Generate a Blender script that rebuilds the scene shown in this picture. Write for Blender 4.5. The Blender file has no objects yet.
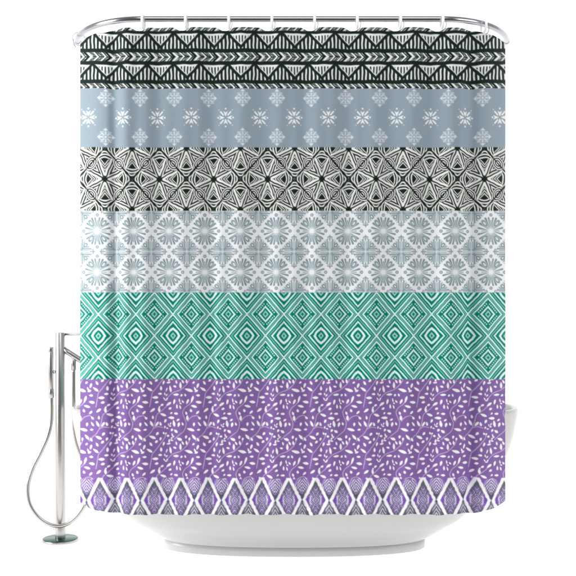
import bpy, bmesh, math, random
import numpy as np
from mathutils import Vector, Matrix

S = bpy.context.scene
C = S.collection
PI = math.pi

# ------------------------------------------------------------------ scale
D = 3.6            # viewing distance of the front of the curtain
K = 0.00375        # metres per print unit
EYE = 1.03         # eye height

# ------------------------------------------------------------------ helpers
def obj(name, me, mat=None, parent=None):
    o = bpy.data.objects.new(name, me); C.objects.link(o)
    if mat: me.materials.append(mat)
    if parent: o.parent = parent
    return o

def empty(name, loc=(0, 0, 0)):
    o = bpy.data.objects.new(name, None); C.objects.link(o); o.location = loc
    o.empty_display_size = .05
    return o

def tag(o, label, cat, group=None):
    o['label'] = label; o['category'] = cat
    if group: o['group'] = group
    return o

def part(name, bm, mat, parent, smooth=True):
    me = bpy.data.meshes.new(name)
    bmesh.ops.recalc_face_normals(bm, faces=bm.faces[:])
    bm.to_mesh(me); bm.free()
    if smooth: me.shade_smooth()
    o = obj(name, me, mat, parent)
    if parent: o.matrix_parent_inverse = Matrix.Translation(parent.location).inverted()
    return o

def catmull(pts, n=8):
    P = [Vector(p) for p in pts]
    P = [P[0]*2-P[1]] + P + [P[-1]*2-P[-2]]
    out = []
    for i in range(1, len(P)-2):
        for k in range(n):
            t = k/n
            a, b, c, d = P[i-1], P[i], P[i+1], P[i+2]
            out.append(.5*((2*b)+(c-a)*t+(2*a-5*b+4*c-d)*t*t+(3*b-a-3*c+d)*t**3))
    out.append(P[-2])
    return out

def tube(bm, pts, r, seg=20, cap=True):
    pts = [Vector(p) for p in pts]; n = len(pts)
    rad = r if isinstance(r, (list, tuple)) else [r]*n
    rings = []; nrm = None
    for i, p in enumerate(pts):
        t = (pts[min(i+1, n-1)]-pts[max(i-1, 0)]).normalized()
        if nrm is None:
            nrm = t.orthogonal().normalized()
        nrm = (nrm-t*nrm.dot(t)).normalized()
        b = t.cross(nrm)
        rings.append([bm.verts.new(p+(nrm*math.cos(2*PI*k/seg)+b*math.sin(2*PI*k/seg))*rad[i]) for k in range(seg)])
    for a, b in zip(rings, rings[1:]):
        for k in range(seg):
            bm.faces.new((a[k], a[(k+1) % seg], b[(k+1) % seg], b[k]))
    if cap:
        bm.faces.new(rings[0][::-1]); bm.faces.new(rings[-1])
    return bm

def lathe(bm, prof, origin, axis='Z', seg=48):
    """prof: list of (radius, height); revolved about a vertical (or x) axis."""
    o = Vector(origin); rings = []
    for r, h in prof:
        ring = []
        for k in range(seg):
            a = 2*PI*k/seg
            v = Vector((r*math.cos(a), r*math.sin(a), h))
            if axis == 'X': v = Vector((h, v.x, v.y))
            if axis == 'Y': v = Vector((v.x, h, v.y))
            ring.append(bm.verts.new(o+v))
        rings.append(ring)
    for a, b in zip(rings, rings[1:]):
        for k in range(seg):
            bm.faces.new((a[k], a[(k+1) % seg], b[(k+1) % seg], b[k]))
    bm.faces.new(rings[0][::-1]); bm.faces.new(rings[-1])
    return bm

# ------------------------------------------------------------------ materials
def mat(name, base, metallic=0., rough=.5, **kw):
    m = bpy.data.materials.new(name); m.use_nodes = True
    nt = m.node_tree; b = nt.nodes['Principled BSDF']
    b.inputs['Base Color'].default_value = (*base, 1)
    b.inputs['Metallic'].default_value = metallic
    b.inputs['Roughness'].default_value = rough
    for k, v in kw.items(): b.inputs[k].default_value = v
    return m, nt, b

def noise_rough(nt, b, scale, lo, hi):
    tc = nt.nodes.new('ShaderNodeTexCoord')
    n = nt.nodes.new('ShaderNodeTexNoise'); n.inputs['Scale'].default_value = scale
    n.inputs['Detail'].default_value = 4
    mr = nt.nodes.new('ShaderNodeMapRange')
    mr.inputs['To Min'].default_value = lo; mr.inputs['To Max'].default_value = hi
    nt.links.new(tc.outputs['Object'], n.inputs['Vector'])
    nt.links.new(n.outputs['Fac'], mr.inputs['Value'])
    nt.links.new(mr.outputs['Result'], b.inputs['Roughness'])

CHROME, nt, b = mat('polished_steel', (.60, .58, .56), 1., .2); noise_rough(nt, b, 9, .26, .36)
ROD, nt, b = mat('rod_chrome', (.50, .485, .52), 1., .12); noise_rough(nt, b, 6, .16, .24)
TEAL, nt, b = mat('teal_plate', (.028, .095, .085), .85, .22); noise_rough(nt, b, 14, .18, .3)
ACRYLIC, nt, b = mat('white_acrylic', (.66, .652, .64), 0., .22); noise_rough(nt, b, 3, .18, .26)
PLASTIC, nt, b = mat('white_plastic_glow', (.93, .93, .93), 0., .35, **{'Emission Color': (1, 1, 1, 1), 'Emission Strength': .22}); noise_rough(nt, b, 20, .25, .35)  # faint glow added to the plastic so the rings look whiter
HOOK, nt, b = mat('grey_wire', (.42, .40, .45), .6, .3); noise_rough(nt, b, 20, .25, .35)

# curtain cloth: printed colour is stored on the cloth's vertices; weave comes from fine bump
CLOTH, nt, b = mat('printed_cloth', (.8, .8, .8), 0., .82)
at = nt.nodes.new('ShaderNodeAttribute'); at.attribute_name = 'print'
tc = nt.nodes.new('ShaderNodeTexCoord')
nz = nt.nodes.new('ShaderNodeTexNoise'); nz.inputs['Scale'].default_value = 260; nz.inputs['Detail'].default_value = 3
bp = nt.nodes.new('ShaderNodeBump'); bp.inputs['Strength'].default_value = .12; bp.inputs['Distance'].default_value = .001
nt.links.new(tc.outputs['Object'], nz.inputs['Vector'])
nt.links.new(nz.outputs['Fac'], bp.inputs['Height'])
nt.links.new(bp.outputs['Normal'], b.inputs['Normal'])
nt.links.new(at.outputs['Color'], b.inputs['Base Color'])
b.inputs['Specular IOR Level'].default_value = .15

# seamless white surface, glow added in the material to wash out shadows
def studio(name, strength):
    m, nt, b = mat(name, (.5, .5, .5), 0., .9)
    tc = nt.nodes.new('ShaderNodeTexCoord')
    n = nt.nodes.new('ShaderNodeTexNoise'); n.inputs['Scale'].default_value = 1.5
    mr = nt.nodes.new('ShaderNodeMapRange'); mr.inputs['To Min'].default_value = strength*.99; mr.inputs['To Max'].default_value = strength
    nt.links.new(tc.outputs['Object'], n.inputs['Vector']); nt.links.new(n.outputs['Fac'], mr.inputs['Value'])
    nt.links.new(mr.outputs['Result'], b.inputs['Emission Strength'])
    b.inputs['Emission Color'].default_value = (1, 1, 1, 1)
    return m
FLOOR = studio('white_floor_glow', .80)
BACK = studio('white_backdrop_glow', .95)

# ------------------------------------------------------------------ print design (all maths, in print units)
def hexc(r, g, b): return np.array([r, g, b], dtype=np.float32)/255.
def cov(sd, w=.9): return np.clip(.5-sd/w, 0, 1)
def tri(x, p): return np.abs(((x/p) % 1.)-.5)*2      # 1 at multiples of p, 0 between
def per(x, p): return (x/p-np.round(x/p))*p           # signed offset to nearest multiple
def stripe(x, p, duty, ph=0., w=.8):                  # coverage of a stripe of width duty*p
    return cov(np.abs(per(x-ph, p))-duty*p/2, w)
def mix(col, c, a):
    a = a[..., None]; return col*(1-a)+c*a
def ell(dx, dy, hl, hw, ang):
    c, s = math.cos(math.radians(ang)), math.sin(math.radians(ang))
    p = (dx*c+dy*s)/hl; q = (-dx*s+dy*c)/hw
    r = np.sqrt(p*p+q*q)+1e-6
    return (r-1)*hw*np.sqrt(1+0*r)
def seg(x, y, x0, y0, x1, y1):
    dx, dy = x1-x0, y1-y0
    t = np.clip(((x-x0)*dx+(y-y0)*dy)/(dx*dx+dy*dy), 0, 1)
    return np.hypot(x-x0-t*dx, y-y0-t*dy)

WHITE = hexc(250, 251, 251)
BLACK = hexc(24, 38, 34)

def jitter(u, v, seed, s=9., a=.35):
    """slow hand-drawn wobble"""
    rs = np.random.RandomState(seed); o = np.zeros_like(u)
    for _ in range(5):
        kx, ky, p = rs.uniform(-1, 1)/s*6, rs.uniform(-1, 1)/s*6, rs.uniform(0, 6.28)
        o += np.sin(kx*u+ky*v+p)
    return o*a/2.2

def band_tribal(u, v):
    ju = u+jitter(u, v, 1, 8, .2); jv = v+jitter(u, v, 2, 8, .2)
    col = np.zeros(u.shape+(3,), np.float32)+BLACK
    white = np.zeros_like(u)
    # triangle rows
    for y0 in (33.2, 64.4):
        p = 26.95
        dx = np.abs(per(ju-146.7, p))              # 0 at dark peak, p/2 at valley
        zig = y0-.6+dx*(14.2/(p/2))                # zigzag height
        d = (jv-zig)*.69
        inv = cov(d+1.25)*cov(y0+.2-jv)           # inside white triangle above the zigzag
        lines = stripe(ju-160.2, 3.05, .42)*cov(y0+2.3-jv)*cov(d+2.1)
        white = np.maximum(white, inv*(1-lines))
        bars = stripe(ju-146.7, 3.75, .44, 1.87)*cov(1.4-d)*cov(jv-(y0+15.4))
        white = np.maximum(white, bars)
    # arrow rows
    for y0, lo, hi in ((25.6, 20, 30.6), (56.7, 52.4, 61.0), (87.7, 83.4, 99)):
        h = np.abs(jv-y0)
        q = ju+h*1.0-155.6
        p = 21.45
        g = p/3
        bold = stripe(q, g, .30)
        tip = cov(np.abs(per(q-.5, p))-1.45)
        guard = cov(np.abs(per(q+2.4, p))-1.1)
        dash = stripe(q-3.0, g, .17)*.85+stripe(q-4.9, g, .15)*.75
        dash = dash*(.35+.65*stripe(h+.35*ju, 2.6, .6))*cov(.5-h)
        a = np.clip(np.maximum(np.maximum(bold, dash)*(1-guard), tip), 0, 1)
        a *= cov(lo-jv)*cov(jv-hi)
        white = np.maximum(white, a)
    return mix(col, hexc(244, 247, 244), np.clip(white, 0, 1))

def flake_crisp(dx, dy):
    """eight-armed snowflake: four notched darts, four bars, a dot beyond each"""
    ax, ay = np.abs(dx), np.abs(dy)
    a = np.zeros_like(dx)
    for X, Y, far in ((ax, ay, 7.5), (ay, ax, 8.9)):
        hw = .25+.36*np.clip(X-1.2, 0, 9)
        dart = np.maximum(Y-hw, np.maximum(1.3-X, X-5.1-.75*Y))
        dart = np.maximum(dart, Y-2.0)
        a = np.maximum(a, cov(dart, .8))
        a = np.maximum(a, cov(np.hypot(X-far, Y)-.85, .9))
    d = seg(ax, ay, 2.3, 2.6, 5.0, 5.7)-.72
    a = np.maximum(a, cov(d, .8))
    a = np.maximum(a, .6*cov(np.hypot(ax-6.7, ay-7.7)-.6, .9))
    return a

def flake_soft(dx, dy):
    """pale cross-shaped medallion with four arrow tips"""
    ax, ay = np.abs(dx), np.abs(dy)
    r = np.hypot(dx, dy)
    a = .85*cov(r-1.3, 1.2)
    th = np.arctan2(dy, dx)
    k = per(th, PI/4)*r
    a = np.maximum(a, .78*cov(np.maximum(np.abs(k)-.75-.05*r, np.maximum(2.0-r, r-5.6)), 1.1))
    for X, Y, far in ((ax, ay, 8.3), (ay, ax, 9.1)):
        d = np.maximum((Y-.95*(far-X))*.72, far-3.0-X+.25*Y)
        a = np.maximum(a, .92*cov(d, 1.1))
        a = np.maximum(a, .6*cov(np.hypot(X-4.9, Y-2.5)-.8, 1.))
    a = np.maximum(a, .7*cov(np.hypot(ax-4.3, ay-4.6)-.9, 1.1))
    return a

def band_blue(u, v):
    col = np.zeros(u.shape+(3,), np.float32)+hexc(155, 171, 183)
    p = 34.27
    dx = per(u-294.1, p)
    col = mix(col, hexc(253, 253, 254), flake_crisp(dx, v-117.4))
    dx = per(u-277.0, p)
    col = mix(col, hexc(238, 242, 248), .95*flake_soft(dx, v-97.9))
    col = mix(col, hexc(238, 242, 248), .95*flake_soft(dx, v-136.9))
    return col

def band_kaleido(u, v):
    # star centres on one parity, crossings on the other
    X = (u-267.5)/27.1; Y = (v-178.9)/30.9
    i = np.round((X+Y)/2); j = np.round((X-Y)/2)
    x = X-(i+j); y = Y-(i-j)
    A = np.abs(x)*29; B = np.abs(y)*29
    A = A+jitter(u, v, 5, 7, .22); B = B+jitter(u, v, 6, 7, .22)
    m = np.maximum(A, B); w = np.minimum(A, B)
    pr = np.abs(A+B-29)*.707; al = np.abs(A-B)*.707
    el = np.hypot(pr*1.22, al*.86)
    line = cov(pr-.62, .8)
    halo = .9*cov(np.abs(pr-1.55)-.55)*cov(8.2-el)*cov(m-26.5)
    # petal: apex near the star, wide base outward
    sl = 7.0/16.0
    side = (w-(m-3.2)*sl)*.908
    base = m-18.6-.02*w*w
    sdp = np.maximum(side, base)
    # outside field: rounded eyes on the diagonals, wrapped by the petals' outlines
    white = np.zeros_like(u)
    eye = stripe(el, 2.15, .54, 1.75)
    near = stripe(side, 2.4, .50, 2.7)*cov(1.2-side)
    useeye = cov(el-7.1, .8)
    wout = near*(1-useeye)+eye*useeye
    wout = wout*cov(.9-side, .8)
    # bars beyond the base
    q = m+.05*w*w
    bars = stripe(q, 2.75, .50, 20.2)
    inbar = cov(18.4-m, .6)*cov((w-(29-m)*.88), 1.)
    wout = wout*(1-inbar)+bars*inbar
    white = wout
    # white rim of the petal then its inside
    rim = cov(np.abs(side+.1)-1.08)*cov(m-19.6)*cov(3.-m)
    inside = cov(sdp+.5)
    chev = stripe(m-1.15*w, 2.5, .50, 8.4)*cov(side+1.25)*cov(base+3.2-w*.7)
    white = white*(1-inside)+chev*inside
    white = np.maximum(white*1, rim)
    star = cov(np.hypot(A, B)-2.1)
    white = white*(1-star)
    white = np.maximum(white, halo)*(1-line)
    return mix(np.zeros(u.shape+(3,), np.float32)+hexc(26, 34, 30), hexc(248, 249, 244), np.clip(white, 0, 1))

def band_lace(u, v):
    col = np.zeros(u.shape+(3,), np.float32)+hexc(248, 249, 252)
    GR = hexc(132, 153, 157); GL = hexc(168, 183, 186)
    px, py = 35.75, 41.2
    dx = per(u-276.2, px); dy = per(v-231.0, py)
    a = np.zeros_like(u)
    ax, ay = np.abs(dx), np.abs(dy)
    for x0, y0, x1, y1, hw in ((.35, 2.4, 2.3, 13.0, .70), (1.0, 2.6, 5.4, 12.5, .86), (2.5, 1.8, 10.3, 7.5, .86), (2.6, .6, 11.6, 3.1, .84),
                               (0, 4.2, 0, 10.4, .5), (4.0, 0, 8.6, 0, .5), (1.6, 2.5, 4.6, 7.2, .6), (2.1, 2.1, 5.4, 5.5, .6)):
        t = np.clip(np.hypot(ax, ay)/11.5, .30, 1.1)
        a = np.maximum(a, cov(seg(ax, ay, x0, y0, x1, y1)-hw*t, .9))
    dl = ell(ax-6.2, ay-7.6, 3.4, 1.75, 52)
    a = a*(1-cov(dl-.45)); a = np.maximum(a, cov(np.abs(dl+.2)-.52, .8))
    a = np.maximum(a, .45*cov(seg(ax, ay, 5.2, 6.4, 6.6, 8.0)-.35))
    # little rings on the axes
    for cx, cy in ((13.8, 0), (0, 16.0)):
        rr = np.hypot(ax-cx, ay-cy)
        a = np.maximum(a, .85*cov(np.abs(rr-1.05)-.6, .8))
    a = a*(.25+.75*np.clip((np.hypot(dx, dy*.9)-1.6)/3.0, 0, 1))
    col = mix(col, GR, a)
    # second, denser flower
    dx = per(u-258.35, px); dy = per(v-251.6, py)
    ax, ay = np.abs(dx), np.abs(dy)*.94
    b = np.zeros_like(u)
    r = np.hypot(ax, ay)
    for X, Y in ((ax, ay), (ay, ax)):
        b = np.maximum(b, .75*cov(np.maximum(np.abs(Y-.95)-.36, X-9.5))*1.)
        b = np.maximum(b, .90*cov(seg(X, Y, 1.0, 2.3, 11.2, 2.7)-.55))
        b = np.maximum(b, .85*cov(seg(X, Y, 3.0, 3.6, 9.0, 4.5)-.55))
        b = np.maximum(b, .80*cov(seg(X, Y, 4.6, 5.0, 8.2, 6.2)-.5))
        b = np.maximum(b, .95*cov(seg(X, Y, 10.5, 0, 15.4, 0)-.42))
        b = np.maximum(b, .9*cov(seg(X, Y, 14.4, 0, 13.4, 2.3)-.5))
        b = np.maximum(b, .7*cov(seg(X, Y, 12.4, 1.2, 11.0, 3.4)-.4))
        b = np.maximum(b, .85*cov(np.hypot(X-11.2, Y-4.9)-.62))
        b = np.maximum(b, .7*cov(seg(X, Y, 9.4, 5.2, 10.8, 6.9)-.4))
    b = np.maximum(b, .25*cov(r-10.5, 3.5))
    dl = ell(ax-5.9, ay-6.1, 2.3, 1.45, 46)
    b = b*(1-.85*cov(dl-.35)); b = np.maximum(b, .95*cov(np.abs(dl+.2)-.5, .8))
    b = b*(1-.6*cov(r-1.2))*np.maximum(cov(ax+ay*.97-15.2, 1.5), cov(np.minimum(ax, ay)-3.4)*.9)
    col = mix(col, GR, np.clip(b*1.15, 0, 1))
    return col

def band_green(u, v):
    dk = hexc(0, 130, 111); lt = hexc(232, 255, 250); md = hexc(150, 232, 208)
    px, py = 37.05, 43.3
    X = (u-265.4)/(px/2); Y = (v-314.2)/(py/2)
    X = X+jitter(u, v, 9, 6, .05)/9; Y = Y+jitter(u, v, 10, 6, .05)/9
    i = np.round((X+Y)/2); j = np.round((X-Y)/2)
    ax = np.abs(X-(i+j)); ay = np.abs(Y-(i-j))
    typ = (np.round(i-j)).astype(int) % 2      # 0: dotted diamond, 1: rounded diamond
    d = ax+ay; t = (ax-ay)
    d = d+.016*np.sin(t*2*PI/.115)*np.sin(d*9+t*3)
    W = .05
    def ring(c, hw): return cov(np.abs(d-c)-hw, W)
    # dotted diamond
    a = np.zeros_like(u)
    a = np.maximum(a, .75*ring(.13, .045))
    a = np.maximum(a, ring(.345, .056))
    dots = stripe(t, .15, .58, .075, .05)
    a = np.maximum(a, .95*ring(.56, .048)*dots*cov(np.abs(t)-.46, .06))
    a = np.maximum(a, ring(.735, .050))
    a = np.maximum(a, .62*ring(.868, .030))
    a = np.maximum(a, ring(1.0, .055))
    # rounded diamond
    b = np.zeros_like(u)
    e = np.sqrt(ax*ax+ay*ay)
    b = np.maximum(b, .75*ring(.115, .045))
    b = np.maximum(b, cov(np.abs(d*.62+e*.50-.38)-.075, W))
    b = np.maximum(b, ring(.645, .050))
    b = np.maximum(b, .62*ring(.83, .030))
    b = np.maximum(b, ring(1.0, .055))
    a = np.where(typ == 1, b, a)
    X2 = u-284.0; 
    col = np.zeros(u.shape+(3,), np.float32)+dk
    col = mix(col, lt, np.clip(a, 0, 1))
    return col

LEAVES = [(257.6,382.9,2.0,1.2,60),(262.9,380.6,1.6,1.2,-45),(256.3,389.2,3.1,1.3,35),(267.6,388.4,2.1,1.2,90),(270.1,382.9,2,1.1,-70),
(275.1,382.9,1.8,.9,-20),(275.6,380.3,1.2,.9,90),(266.5,394,1.8,1.2,0),(261.9,397.7,2.8,1.5,0),(263.1,402.5,1.8,1.3,-15),
(276.9,389.2,3.2,1.3,80),(281.3,386.6,1.6,1.1,15),(273,390,2,.7,-70),(271.2,394.1,1.3,.7,80),(273,395.4,1.4,.7,-50),
(270.6,398.8,1.3,.7,55),(272.2,400.4,1.2,.7,0),(273.4,399.1,1.2,.7,-60),(282.6,394.8,2.8,1.2,-5),(275.1,404.3,2.8,1.3,-35),
(280.8,402,2.5,1.2,-75),(268.5,405.3,1.6,1.1,-30),(266,407.3,1,.8,-40),(252.2,402.2,2.8,1.5,8),(283.0,382,1.7,.9,75),
(287.3,385.3,3,1.3,88),(289.6,381.6,1.9,1.0,60),(293.3,381.4,2,1.1,80),(295.6,390.2,4,1.6,18),(300.3,382.7,1.4,1,-40),
(304.7,385.6,2.4,1.2,-70),(301.9,389,2,1,65),(303.2,391,1.8,1.1,-25),(305,395.4,1.9,1.2,0),(288.3,395.4,1.3,1.1,-45),
(292.1,395.1,1.4,1,70),(286.2,400.4,1.8,.7,80),(289.6,401.7,1.5,.9,50),(287.3,403.5,1,.8,30),(294.3,401.7,2.5,1.2,-65),
(299,399.4,3.4,1.2,-72),(300.8,406.4,3,1.3,15),(283.6,406.6,2,1,88),(287,407.2,1.9,.8,75),
(259.2,410.4,2.7,1.3,-38),(265.7,409.9,2.6,1.3,85),(276.4,408.9,1.6,1.2,-30),(269.6,415.1,3,1.4,22),(259.5,417.5,1.7,1.1,85),
(277.7,413.5,1.3,.9,-40),(282.6,413.8,2,1.2,0),(277.7,418.2,3,1.5,2),(271.7,421.4,1.9,1.2,-65),(258.2,423.7,2.9,1.3,65),
(263.4,424.5,2.7,1.2,-55),(267,424.2,1.9,1.2,75),(280.5,423.7,3.2,1.5,80),(271.2,427.6,1.3,.8,-70),(273.5,428.7,1.2,.7,10),
(274.8,425,1.1,.6,80),(276.9,424.2,1.4,.7,-60),(276.4,426.6,1.2,.8,0),(278.2,430.5,1.5,1.2,-60),(282.4,431.5,2.1,1.4,35),
(252.9,418,1.6,1.2,45),(263.8,434.1,1.8,1.3,-50),(270.1,433.6,1.2,1.1,60),(272.2,434.1,1.1,.8,-70),
(297.7,410.7,1.5,1.3,70),(293,413.3,1.6,1.1,70),(294.1,418,2.5,1.4,88),(304.5,412.5,2.1,1.1,-45),(300.8,424.5,1.8,1.2,-80),
(306.3,424,2.4,1,55),(284.7,420.1,1.6,1,-35),(285.5,424.8,2.2,1.3,-75),(289.4,424,1.5,1.0,70),(297.4,429.7,3.7,1.5,15),
(305.5,429.7,1.6,1.1,-10),(259.2,437.5,3.2,1.5,25),(274.3,436.4,1.3,1.2,0),(267,439.3,1.6,1.1,-70),(262.9,442.1,1.7,1.3,-40),
(278.7,435.4,1.7,.8,75),(279.8,437.2,1.2,.7,-50),(278,438.8,1.2,.8,-70),(278,440.8,1.6,.8,10),(275.4,441.6,1.9,.8,-75),(274.8,444.2,1.8,.7,-5),
(286.3,439.3,2.6,1.5,20),(292.8,437.2,1.6,1.2,-80),(296.1,439.3,1.6,1,-80),(300.8,437.2,3,1.4,50),(305,439.5,1.9,1.2,60)]
VINES = [[(272,434.5),(271,438.5),(267,444.2),(261.8,451),(259,454.5),(257.8,461),(256.5,468.5)],
[(254,436),(256,434.6),(259.7,429),(261.8,422),(263.4,415),(267,412),(271,408.5),(275,404.5)],
[(273.4,400),(274.5,397.6),(278.5,393.6),(283,391.5),(287,390),(290.4,387.4),(294,383.7),(296,380)],
[(281,439.5),(285.7,435.2),(290.4,431.5),(292.5,426.8),(292.8,422.1),(290.4,416.4),(289.5,412),(292,407.5),(296,404.5),(298.5,401)],
[(294.5,421.5),(297.2,418),(299.8,416.4),(303.4,415.6),(306,417)],[(259.7,429),(264,427),(269,428)],[(303,441),(305.5,438),(307.4,436)]]
TX, TY = 53.45, 61.5

def band_leaf(u, v):
    n = 8                                         # tile resolution (samples per unit)
    gw, gh = int(TX*n), int(TY*n)
    gx, gy = np.meshgrid((np.arange(gw)+.5)/gw*TX, (np.arange(gh)+.5)/gh*TY)
    leaf = np.zeros_like(gx); vine = np.zeros_like(gx)
    def off(g, c, p): return (g-c+p/2) % p-p/2
    for x, y, hl, hw, an in LEAVES:
        dx, dy = off(gx, x, TX), off(gy, y, TY)
        near = (np.abs(dx) < 6) & (np.abs(dy) < 6)
        c, s = math.cos(math.radians(an)), math.sin(math.radians(an))
        p = dx*c+dy*s; q = -dx*s+dy*c
        h2 = .92*hw*np.clip(1-(p/(hl*1.08))**2, 0, 1)**.75*(1+.22*p/hl)
        sd = np.maximum(np.abs(q)-h2, np.abs(p)-hl*1.08)
        leaf = np.maximum(leaf, np.where(near, cov(sd, .8), 0))
    for line in VINES:
        line = [(p.x, p.y) for p in catmull([(a, b, 0) for a, b in line], 4)]
        for (x0, y0), (x1, y1) in zip(line, line[1:]):
            cx, cy = (x0+x1)/2, (y0+y1)/2
            dx, dy = off(gx, cx, TX), off(gy, cy, TY)
            vine = np.maximum(vine, cov(seg(dx, dy, x0-cx, y0-cy, x1-cx, y1-cy)-.27, .9))
    ix = ((u % TX)/TX*gw).astype(int) % gw; iy = ((v % TY)/TY*gh).astype(int) % gh
    col = np.zeros(u.shape+(3,), np.float32)+hexc(130, 97, 160)
    rs = np.random.RandomState(4); sp = rs.rand(gh//3+1, gw//3+1)
    sp = np.kron(sp, np.ones((3, 3)))[:gh, :gw]
    col = mix(col, hexc(158, 126, 192), .5*sp[iy, ix])
    col = mix(col, hexc(226, 206, 238), 1.*vine[iy, ix])
    col = mix(col, hexc(252, 251, 253), leaf[iy, ix])
    return col

def band_ikat(u, v, under):
    p = 26.95
    u = u+jitter(u, v, 21, 4, .22)
    dx = np.abs(per(u-288.7, p)); dy = v-500.2
    ady = np.abs(dy)
    PUR = hexc(130, 94, 174); DK = hexc(74, 66, 98); GY = hexc(92, 96, 104); LT = hexc(236, 232, 246)
    col = under.copy()
    # spandrel between frames
    ex = p/2-dx
    sp = np.zeros(u.shape+(3,), np.float32)+PUR
    hv = v-1.25*ex
    bx = ex/6.9; by = (v-485.2)/10.2
    rr = .55*np.sqrt(bx*bx+by*by)+.45*(bx+np.abs(by))*.92
    s1 = stripe(rr, .27, .48, .10, .14)*cov((rr-1.12)*6)
    sp = mix(sp, LT, .95*s1); sp = mix(sp, DK, .5*stripe(rr, .27, .34, .235, .14)*cov((rr-1.12)*6)*np.clip((v-483)/6, 0, 1))
    s2 = stripe(hv, 3.2, .38, .4)*cov((rr-.8)*6)
    sp = mix(sp, LT, .6*s2); sp = mix(sp, DK, .45*stripe(hv, 3.2, .34, 1.9)*cov((rr-.95)*6))
    edge = np.maximum(np.clip((v-487)/4, 0, 1)*np.clip((rr-.80)/.15, 0, 1), cov(495.5-v, 2))
    sp = mix(sp, DK*.4+GY*.6, .9*edge)
    low = cov(503.0-v, 1.)
    s3 = stripe(v-1.7*ex, 4.1, .40, 1.)*cov(ex-3.6)
    sp = mix(sp, GY*1.25, .8*low*cov(ex-4.5, 2)); sp = mix(sp, LT*.95, .8*s3*low)
    col = mix(col, sp, cov(478.8-v+.0*u, 1.2)*np.clip((v-476)/4, 0, 1))
    # white frame
    hw = 9.5*(1-ady/19.6)
    fr = np.maximum((dx-(hw+3.75))*.89, 477.8-v)
    col = mix(col, hexc(250, 249, 252), cov(fr, 1.))
    # inner lozenge: fine nested strokes
    m = dx/9.9+ady/19.8
    inn = np.zeros(u.shape+(3,), np.float32)+LT
    n1 = np.abs(dx)/5.6+np.abs(per(dy, 13.2))/6.6
    wob = .5+.5*np.sin(dy*2.1+dx*1.3)
    inn = mix(inn, DK, 1.*stripe(n1, .36, .45, .0, .2))
    inn = mix(inn, hexc(146, 116, 186), .8*stripe(m, .29, .40, .14, .16))
    inn = mix(inn, DK*.7+PUR*.3, .55*stripe(dx-.5*ady, 3.1, .34, .4)*cov(3-ady, 2))
    inn = mix(inn, DK*.4+GY*.6, .85*np.clip((m-.74)/.1, 0, 1)*np.clip((ady-5.5)/3, 0, 1)*(1-.7*stripe(m, .12, .3, .86, .05)))
    inn = mix(inn, GY*1.05, .8*np.clip((-dy-12)/3, 0, 1))
    inn = mix(inn, hexc(126, 84, 174), np.clip((dx-6.1)/.8, 0, 1)*cov(ady-5.5))
    inn = mix(inn, LT, .9*cov(np.abs(dx-5.5+.14*ady)-.45)*cov(ady-4.6))
    col = mix(col, inn, cov((m-1)*8.8, 1.))
    return col

def print_colour(u, v):
    col = band_tribal(u, v)
    for y0, f in ((88.4, band_blue), (147.3, band_kaleido), (210.7, band_lace), (292.6, band_green), (379.1, band_leaf)):
        rows = (v > y0-2)
        a = cov((y0-v), .8)
        c = f(u, v)
        col = mix(col, c, a)
    col = band_ikat(u, v, col)*(v > 470)[..., None]+col*(v <= 470)[..., None]
    # narrow white overlock at the two side hems and along the bottom
    return col

def to_lin(c):
    return np.where(c <= .04045, c/12.92, ((c+.055)/1.055)**2.4)

# ------------------------------------------------------------------ shape of the curved rod in plan
CX0, CX1 = 77.6, 506.4           # rod ends (print units)
ER = 66.0                        # run of each bend
DROP = 22.0
def drop(u):
    e = np.minimum(u-CX0, CX1-u)
    t = np.clip(1-e/ER, 0, 1)
    return DROP*(1-np.sqrt(np.clip(1-t**2.15, 0, 1)))
def bow(u): d = drop(u); return D*d/(281-d)     # how far the rod has swept back

ROD_Z = EYE+(300-19.2)*K
RINGS = [143, 186, 229, 272, 314.5, 357, 400, 442]

# ------------------------------------------------------------------ shower curtain
U0, U1, V0, V1 = 80.2, 505.4, 27.2, 514.6
def folds(u, v):
    t = np.clip((v-27)/480., 0, 1)
    g = lambda c, s, a, dr=0.: a*np.exp(-((u-c-dr*t)/s)**2)
    f = g(114, 6.5, .029, 2)+g(471.5, 6.5, .031, -2)+g(159, 10, .014, 3)+g(431, 9, .014, -3)
    f += g(97, 6, -.006, 1)+g(488, 6, -.006, 0)+g(126, 7, -.004, 2)+g(457, 7, -.004, -2)
    f += g(262, 9, .009, -4)+g(345, 9, .008, 5)+g(208, 8, .009, 3)+g(392, 8, .010, -4)+g(302, 8, .005, 4)
    mid = np.clip((u-90)/40, 0, 1)*np.clip((498-u)/40, 0, 1)
    f += mid*(.0030*np.sin(u*2*PI/43.+.6+1.1*t)*(1-.45*t)+.0022*np.sin(u*2*PI/19.+2.0*t)*(.5+t))
    f += mid*.0030*np.sin(u*2*PI/71+v/95.)
    f += .0016*np.sin(v/37.+u/60.)
    # pinched at the rings
    top = np.exp(-(v-27)/16.)
    for r in RINGS: f += top*.010*np.exp(-((u-r)/5.)**2)
    return f*(.72+.38*t)

nu, nv = 880, 1010
uu = np.linspace(U0, U1, nu); tt = np.linspace(0, 1, nv)
T, U = np.meshgrid(tt, uu, indexing='ij')
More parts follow.
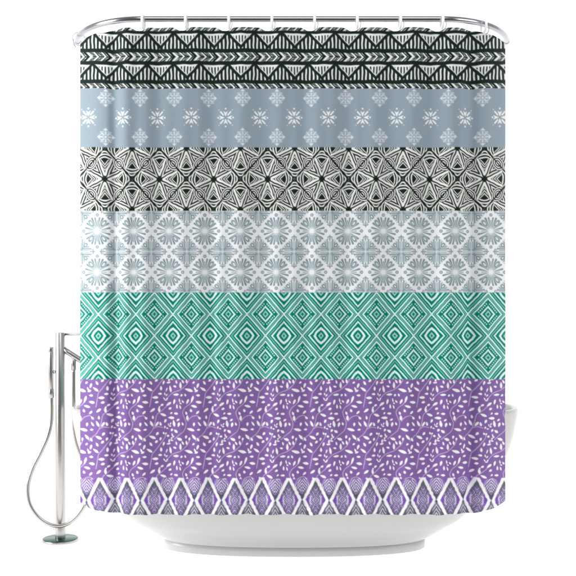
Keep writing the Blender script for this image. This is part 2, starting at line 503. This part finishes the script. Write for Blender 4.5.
# upper edge dips beside each ring, bottom edge is cut straight
dip = np.zeros(nu)
for r in RINGS: dip += 3.3*np.exp(-np.abs((uu-(r-4.5))/6.0)**3)
dip += 1.6*np.exp(-((uu-104)/5.)**2)+.8*np.exp(-((uu-484)/5.)**2)
TOP = V0+dip
BOT = V1+.5*np.sin(uu/6.8)+.35*np.sin(uu/2.9+1)
BOT = BOT+folds(uu, np.full(nu, V1))*56      # the hem hangs a touch lower in the valleys
V = TOP[None, :]+T*(BOT-TOP)[None, :]
fold = folds(U, V)
swept = bow(U)
q = 1+swept/D
PX = (U-288)*K*q
PY = swept+fold
PZ = EYE+(300-V)*K
# the print follows the cloth: rows spread gently as the cloth sweeps back round the bends
PU = U
PV = 300+(V-300)/q
lin = to_lin(np.clip(print_colour(PU, PV), 0, 1)).astype(np.float32)

me = bpy.data.meshes.new('shower_curtain')
nvts = nu*nv
co = np.stack([PX, PY, PZ], -1).reshape(-1, 3).astype(np.float32)
idx = np.arange(nvts, dtype=np.int32).reshape(nv, nu)
quads = np.stack([idx[:-1, :-1], idx[1:, :-1], idx[1:, 1:], idx[:-1, 1:]], -1).reshape(-1, 4)
nf = len(quads)
me.vertices.add(nvts); me.vertices.foreach_set('co', co.ravel())
me.loops.add(nf*4); me.loops.foreach_set('vertex_index', quads.ravel())
me.polygons.add(nf); me.polygons.foreach_set('loop_start', np.arange(0, nf*4, 4, dtype=np.int32))
me.update(calc_edges=True)
ca = me.attributes.new('print', 'FLOAT_COLOR', 'POINT')
rgba = np.ones((nvts, 4), np.float32); rgba[:, :3] = lin.reshape(-1, 3)
ca.data.foreach_set('color', rgba.ravel())
me.shade_smooth()
cur = obj('shower_curtain', me, CLOTH)
tag(cur, 'patterned shower curtain with black, blue, grey, green and purple bands hanging from the curved rod', 'shower curtain')

# ------------------------------------------------------------------ rod
def rod_point(u, dz=0.):
    b_ = float(bow(np.array(u)))
    return Vector(((u-288)*K*(1+b_/D), b_, ROD_Z+dz))
us = []
for k in range(41): us.append(CX0+ER*(1-math.cos(PI/2*k/40)))
us += list(np.linspace(CX0+ER, CX1-ER, 40)[1:-1])
for k in range(41): us.append(CX1-ER*(1-math.cos(PI/2*(40-k)/40)))
rp = [rod_point(u) for u in us]
rod = empty('shower_rod', rp[0]); tag(rod, 'curved chrome rod that the patterned curtain hangs from', 'shower rod')
part('rod', tube(bmesh.new(), rp, .0112, 28), ROD, rod)
for i, j in ((0, 2), (-1, -3)):
    d = (rp[i]-rp[j]).normalized()
    bm = tube(bmesh.new(), [rp[i]-d*.012, rp[i]-d*.010, rp[i]+d*.010, rp[i]+d*.012], [.0112, .0122, .0122, .0112], 28)
    part('end_cap', bm, HOOK, rod)

# ------------------------------------------------------------------ curtain rings
def ring_mesh():
    bm = bmesh.new(); R, n, s = .0265, 48, 14
    hx, hr = .0050, .0034       # band half width along the rod, half thickness
    rings = []
    for k in range(n):
        a = 2*PI*k/n; c = Vector((0, math.cos(a), math.sin(a)))
        rings.append([bm.verts.new(c*(R+hr*math.cos(2*PI*m/s))+Vector((hx*math.sin(2*PI*m/s), 0, 0))) for m in range(s)])
    for k in range(n):
        A, B = rings[k], rings[(k+1) % n]
        for m in range(s): bm.faces.new((A[m], A[(m+1) % s], B[(m+1) % s], B[m]))
    return bm
def hook_mesh():
    pts = [(.011, -.022, -.004), (.0115, -.024, -.012), (.0115, -.022, -.022), (.009, -.018, -.030), (.004, -.012, -.034)]
    return tube(bmesh.new(), catmull(pts, 6), .0014, 10)
ORD = ['first', 'second', 'third', 'fourth', 'fifth', 'sixth', 'seventh', 'eighth', 'ninth', 'tenth']
ring_us = [78.6]+RINGS+[483.5]
r0 = None
for i, u in enumerate(ring_us):
    p = rod_point(u, -.0075); t = rod_point(u+.6)-rod_point(u-.6) if i else rod_point(u+.4)-rod_point(u-.4)
    ang = math.atan2(t.y, t.x)
    if r0 is None:
        r0 = empty('curtain_ring', (0, 0, 0)); root = r0
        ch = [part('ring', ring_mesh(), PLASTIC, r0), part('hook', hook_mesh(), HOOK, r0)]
    else:
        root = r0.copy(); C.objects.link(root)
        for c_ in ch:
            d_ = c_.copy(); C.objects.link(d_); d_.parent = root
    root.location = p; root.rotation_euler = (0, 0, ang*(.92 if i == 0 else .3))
    lab = f'{ORD[i]} white plastic ring from the left on the curved rod'
    if i == 0: lab = 'leftmost white plastic ring, seen broadside at the left end of the rod'
    if i == 9: lab = 'rightmost white plastic ring, on the right-hand bend of the rod'
    tag(root, lab, 'curtain ring', 'rings holding the curtain on the rod')

# ------------------------------------------------------------------ bathtub
TUB = Vector((.027, .43, 0))
def sup(a, b, n=2.35, N=160):
    out = []
    for k in range(N):
        t = 2*PI*k/N; c, s = math.cos(t), math.sin(t)
        out.append((a*math.copysign(abs(c)**(2/n), c), b*math.copysign(abs(s)**(2/n), s)))
    return out
def loft(prof, cap0=True, cap1=True):
    bm = bmesh.new(); rs = []
    for z, a, b_ in prof: rs.append([bm.verts.new(TUB+Vector((x, y, z))) for x, y in sup(a, b_)])
    N = len(rs[0])
    for A, B in zip(rs, rs[1:]):
        for k in range(N): bm.faces.new((A[k], A[(k+1) % N], B[(k+1) % N], B[k]))
    if cap0: bm.faces.new(rs[0][::-1])
    if cap1: bm.faces.new(rs[-1])
    return bm
def smooth_prof(p, n=5): return [tuple(v) for v in catmull(p, n)]
tub = empty('bathtub', TUB); tag(tub, 'white freestanding bathtub behind the shower curtain', 'bathtub')
outer = smooth_prof([(.0388, .549, .1898), (.062, .592, .1935), (.088, .638, .204), (.127, .700, .231), (.22, .785, .289), (.33, .858, .333), (.442, .903, .362), (.53, .923, .374), (.568, .930, .379)])
lip = smooth_prof([(.568, .930, .379), (.577, .930, .379), (.584, .926, .375), (.586, .917, .367), (.583, .908, .358), (.57, .903, .353)], 4)
inner = smooth_prof([(.57, .903, .353), (.45, .86, .33), (.30, .78, .29), (.18, .66, .24), (.135, .5, .17), (.128, .2, .06)], 5)
part('basin', loft(outer+lip[1:]+inner[1:]), ACRYLIC, tub)
plinth = [(0, .541, .183), (.003, .546, .188), (.020, .5475, .1895), (.0385, .5475, .1895)]
part('plinth', loft(plinth), ACRYLIC, tub)

# ------------------------------------------------------------------ floor-standing tub filler
FY = .51; FK = (D+FY)/960.
def fp(px, py, dy=0.): 
    k = FK
    return Vector(((px-288)*k, FY+dy, EYE-(py-300)*k))
fx = fp(60.4, 0).x
fau = empty('bath_faucet', (fx, FY, 0)); tag(fau, 'tall polished steel floor-mounted faucet standing left of the bathtub', 'bath faucet')
bm = lathe(bmesh.new(), [(.0, .0), (.076, .0), (.0775, .002), (.0775, .007), (.0755, .0095), (.072, .0095)], (fx, FY, 0)); 
bp_ = part('base_plate', bm, CHROME, fau)
bm = lathe(bmesh.new(), [(.0, .0085), (.0735, .0085), (.0735, .0112), (.0725, .0118), (.0, .0118)], (fx, FY, 0))
pc = part('plate_cover', bm, TEAL, fau); pc['label'] = 'glossy dark teal top of the round base plate'
ztop = fp(0, 332.6).z
part('column', lathe(bmesh.new(), [(.0195, .066), (.0205, .068), (.0205, ztop-.0015), (.0192, ztop), (0, ztop)], (fx, FY, 0)), CHROME, fau)
part('collar', lathe(bmesh.new(), [(.022, .012), (.0222, .013), (.0222, .064), (.0215, .066), (.0195, .066)], (fx, FY, 0)), CHROME, fau)
# spout slopes down over the tub, then turns down
sp = [fp(61, 347.5), fp(70, 353.3), fp(82, 361), fp(95, 369.5), fp(106, 376.5)]
part('spout', tube(bmesh.new(), sp, .0125, 24), CHROME, fau)
hz = fp(0, 334.3).z
part('lever', tube(bmesh.new(), [(fx+.015, FY, hz), (fx+.12, FY, hz), (fx+.128, FY, hz), (fx+.13, FY, hz)], [.0052, .0052, .005, .003], 16), CHROME, fau)
a_, b_ = fp(73.7, 355, .0), fp(73.7, 369.5, .0)
part('hose_outlet', tube(bmesh.new(), [a_, b_, b_-Vector((0, 0, .002))], [.0108, .0108, .008], 20), CHROME, fau)
br = fp(51, 372)
part('shower_holder', tube(bmesh.new(), [br+Vector((.012, 0, 0)), Vector((fx-.018, FY, br.z))], .007, 16), CHROME, fau)

hs0 = fp(51, 397)
hs = empty('hand_shower', hs0); tag(hs, 'slim steel hand shower with looping hose hung on the left of the faucet column', 'hand shower')
bm = tube(bmesh.new(), [fp(50.9, 389), fp(50.9, 388.6), fp(50.9, 352.4), fp(50.9, 352)], [.0102, .0112, .0112, .0102], 24)
part('wand', bm, CHROME, hs)
bm = tube(bmesh.new(), [fp(50.9, 352), fp(50.9, 351.6), fp(50.9, 347.6), fp(50.9, 347.1)], [.0106, .0113, .0113, .0098], 24)
part('end_cap', bm, CHROME, hs)
bm = tube(bmesh.new(), [fp(51.3, 398), fp(51.3, 397.5), fp(51.3, 389.4), fp(51.3, 389)], [.0105, .0128, .0128, .0118], 24)
part('connector', bm, CHROME, hs)
hp = [(51.6, 397, 0), (51.9, 410, 0), (51.0, 424, 0), (47.6, 438, -.005), (41.2, 453, -.010), (33.6, 469, -.016), (29.4, 486, -.022), (31.4, 502, -.027),
      (39.5, 514.5, -.030), (50, 521.8, -.034), (60.4, 524.0, -.036), (70.5, 521.3, -.034), (79.5, 513.6, -.030), (86.5, 502, -.022), (90, 488, -.012),
      (88.2, 472, -.004), (81.8, 457, .0), (76.8, 443, .0), (74.3, 427, .0), (73.7, 410, .004), (73.7, 390, 0), (73.7, 370, 0)]
part('hose', tube(bmesh.new(), catmull([fp(*p) for p in hp], 10), .0082, 18), CHROME, hs)

# ------------------------------------------------------------------ floor and backdrop
def sheet(name, verts, faces, m):
    me = bpy.data.meshes.new(name); me.from_pydata(verts, [], faces); me.shade_smooth()
    o = obj(name, me, m); o['kind'] = 'structure'; return o
sheet('floor', [(-9, -.9, 0), (9, -.9, 0), (9, 3.0, 0), (-9, 3.0, 0)], [(0, 1, 2, 3)], FLOOR)
GREY, nt, b = mat('dim_floor_grey', (.16, .16, .16), 0., .7); noise_rough(nt, b, 2, .6, .8)
sheet('unseen_dim_floor', [(-9, -8, -.004), (9, -8, -.004), (9, -.9, -.004), (-9, -.9, -.004)], [(0, 1, 2, 3)], GREY)  # unseen dark floor, added to cut light bounced up onto the curtain
vs, fs = [], []
prof = [(3.0, 0.0)]+[(3.0+1.2*math.sin(a), 1.2-1.2*math.cos(a)) for a in np.linspace(0, PI/2, 14)[1:]]+[(4.2, 5.0)]
for y, z in prof: vs += [(-9, y, z), (9, y, z)]
for i in range(len(prof)-1): fs.append((2*i, 2*i+1, 2*i+3, 2*i+2))
sheet('backdrop', vs, fs, BACK)

# ------------------------------------------------------------------ light
w = bpy.data.worlds.new('World'); S.world = w; w.use_nodes = True
nt = w.node_tree; bg = nt.nodes['Background']
tc = nt.nodes.new('ShaderNodeTexCoord'); sx = nt.nodes.new('ShaderNodeSeparateXYZ')
nt.links.new(tc.outputs['Generated'], sx.inputs[0])
mr = nt.nodes.new('ShaderNodeMapRange'); mr.inputs['From Min'].default_value = -.9; mr.inputs['From Max'].default_value = .3
mr.inputs['To Min'].default_value = .12; mr.inputs['To Max'].default_value = .5
nt.links.new(sx.outputs['Y'], mr.inputs['Value'])
nt.links.new(mr.outputs['Result'], bg.inputs['Strength'])
bg.inputs['Color'].default_value = (1, 1, 1, 1)

def area(name, loc, target, size, power, sy=None):
    l = bpy.data.lights.new(name, 'AREA'); l.energy = power; l.size = size
    if sy: l.shape = 'RECTANGLE'; l.size_y = sy
    o = bpy.data.objects.new(name, l); C.objects.link(o); o.location = loc
    o.rotation_euler = (Vector(target)-Vector(loc)).to_track_quat('-Z', 'Y').to_euler()
    return o
area('added_key', (-4.8, -1.25, 2.5), (0, .1, 1.3), 2.0, 218, 3.4)  # unseen area light, added at the left so the folds shade
area('added_fill', (4.2, -2.6, 2.7), (0, .2, 1.3), 3.0, 80, 3.4)  # unseen area light, added to lift the dim right side
area('added_top', (0, -2.8, 4.2), (0, .2, 1.6), 3.0, 46, 2.)  # unseen area light, added to brighten the upper bands

# ------------------------------------------------------------------ camera
cd = bpy.data.cameras.new('camera'); cam = bpy.data.objects.new('camera', cd); C.objects.link(cam)
cam.location = (0, -D, EYE); cam.rotation_euler = (PI/2, 0, 0)
cd.sensor_width = 36; cd.lens = 36*960/576; cd.shift_y = 12/576
cd.clip_end = 200
S.camera = cam
S.render.engine = 'CYCLES'
S.view_settings.view_transform = 'Standard'; S.view_settings.look = 'None'
S.view_settings.exposure = 0; S.view_settings.gamma = 1
S.cycles.use_denoising = True
S.cycles.max_bounces = 8
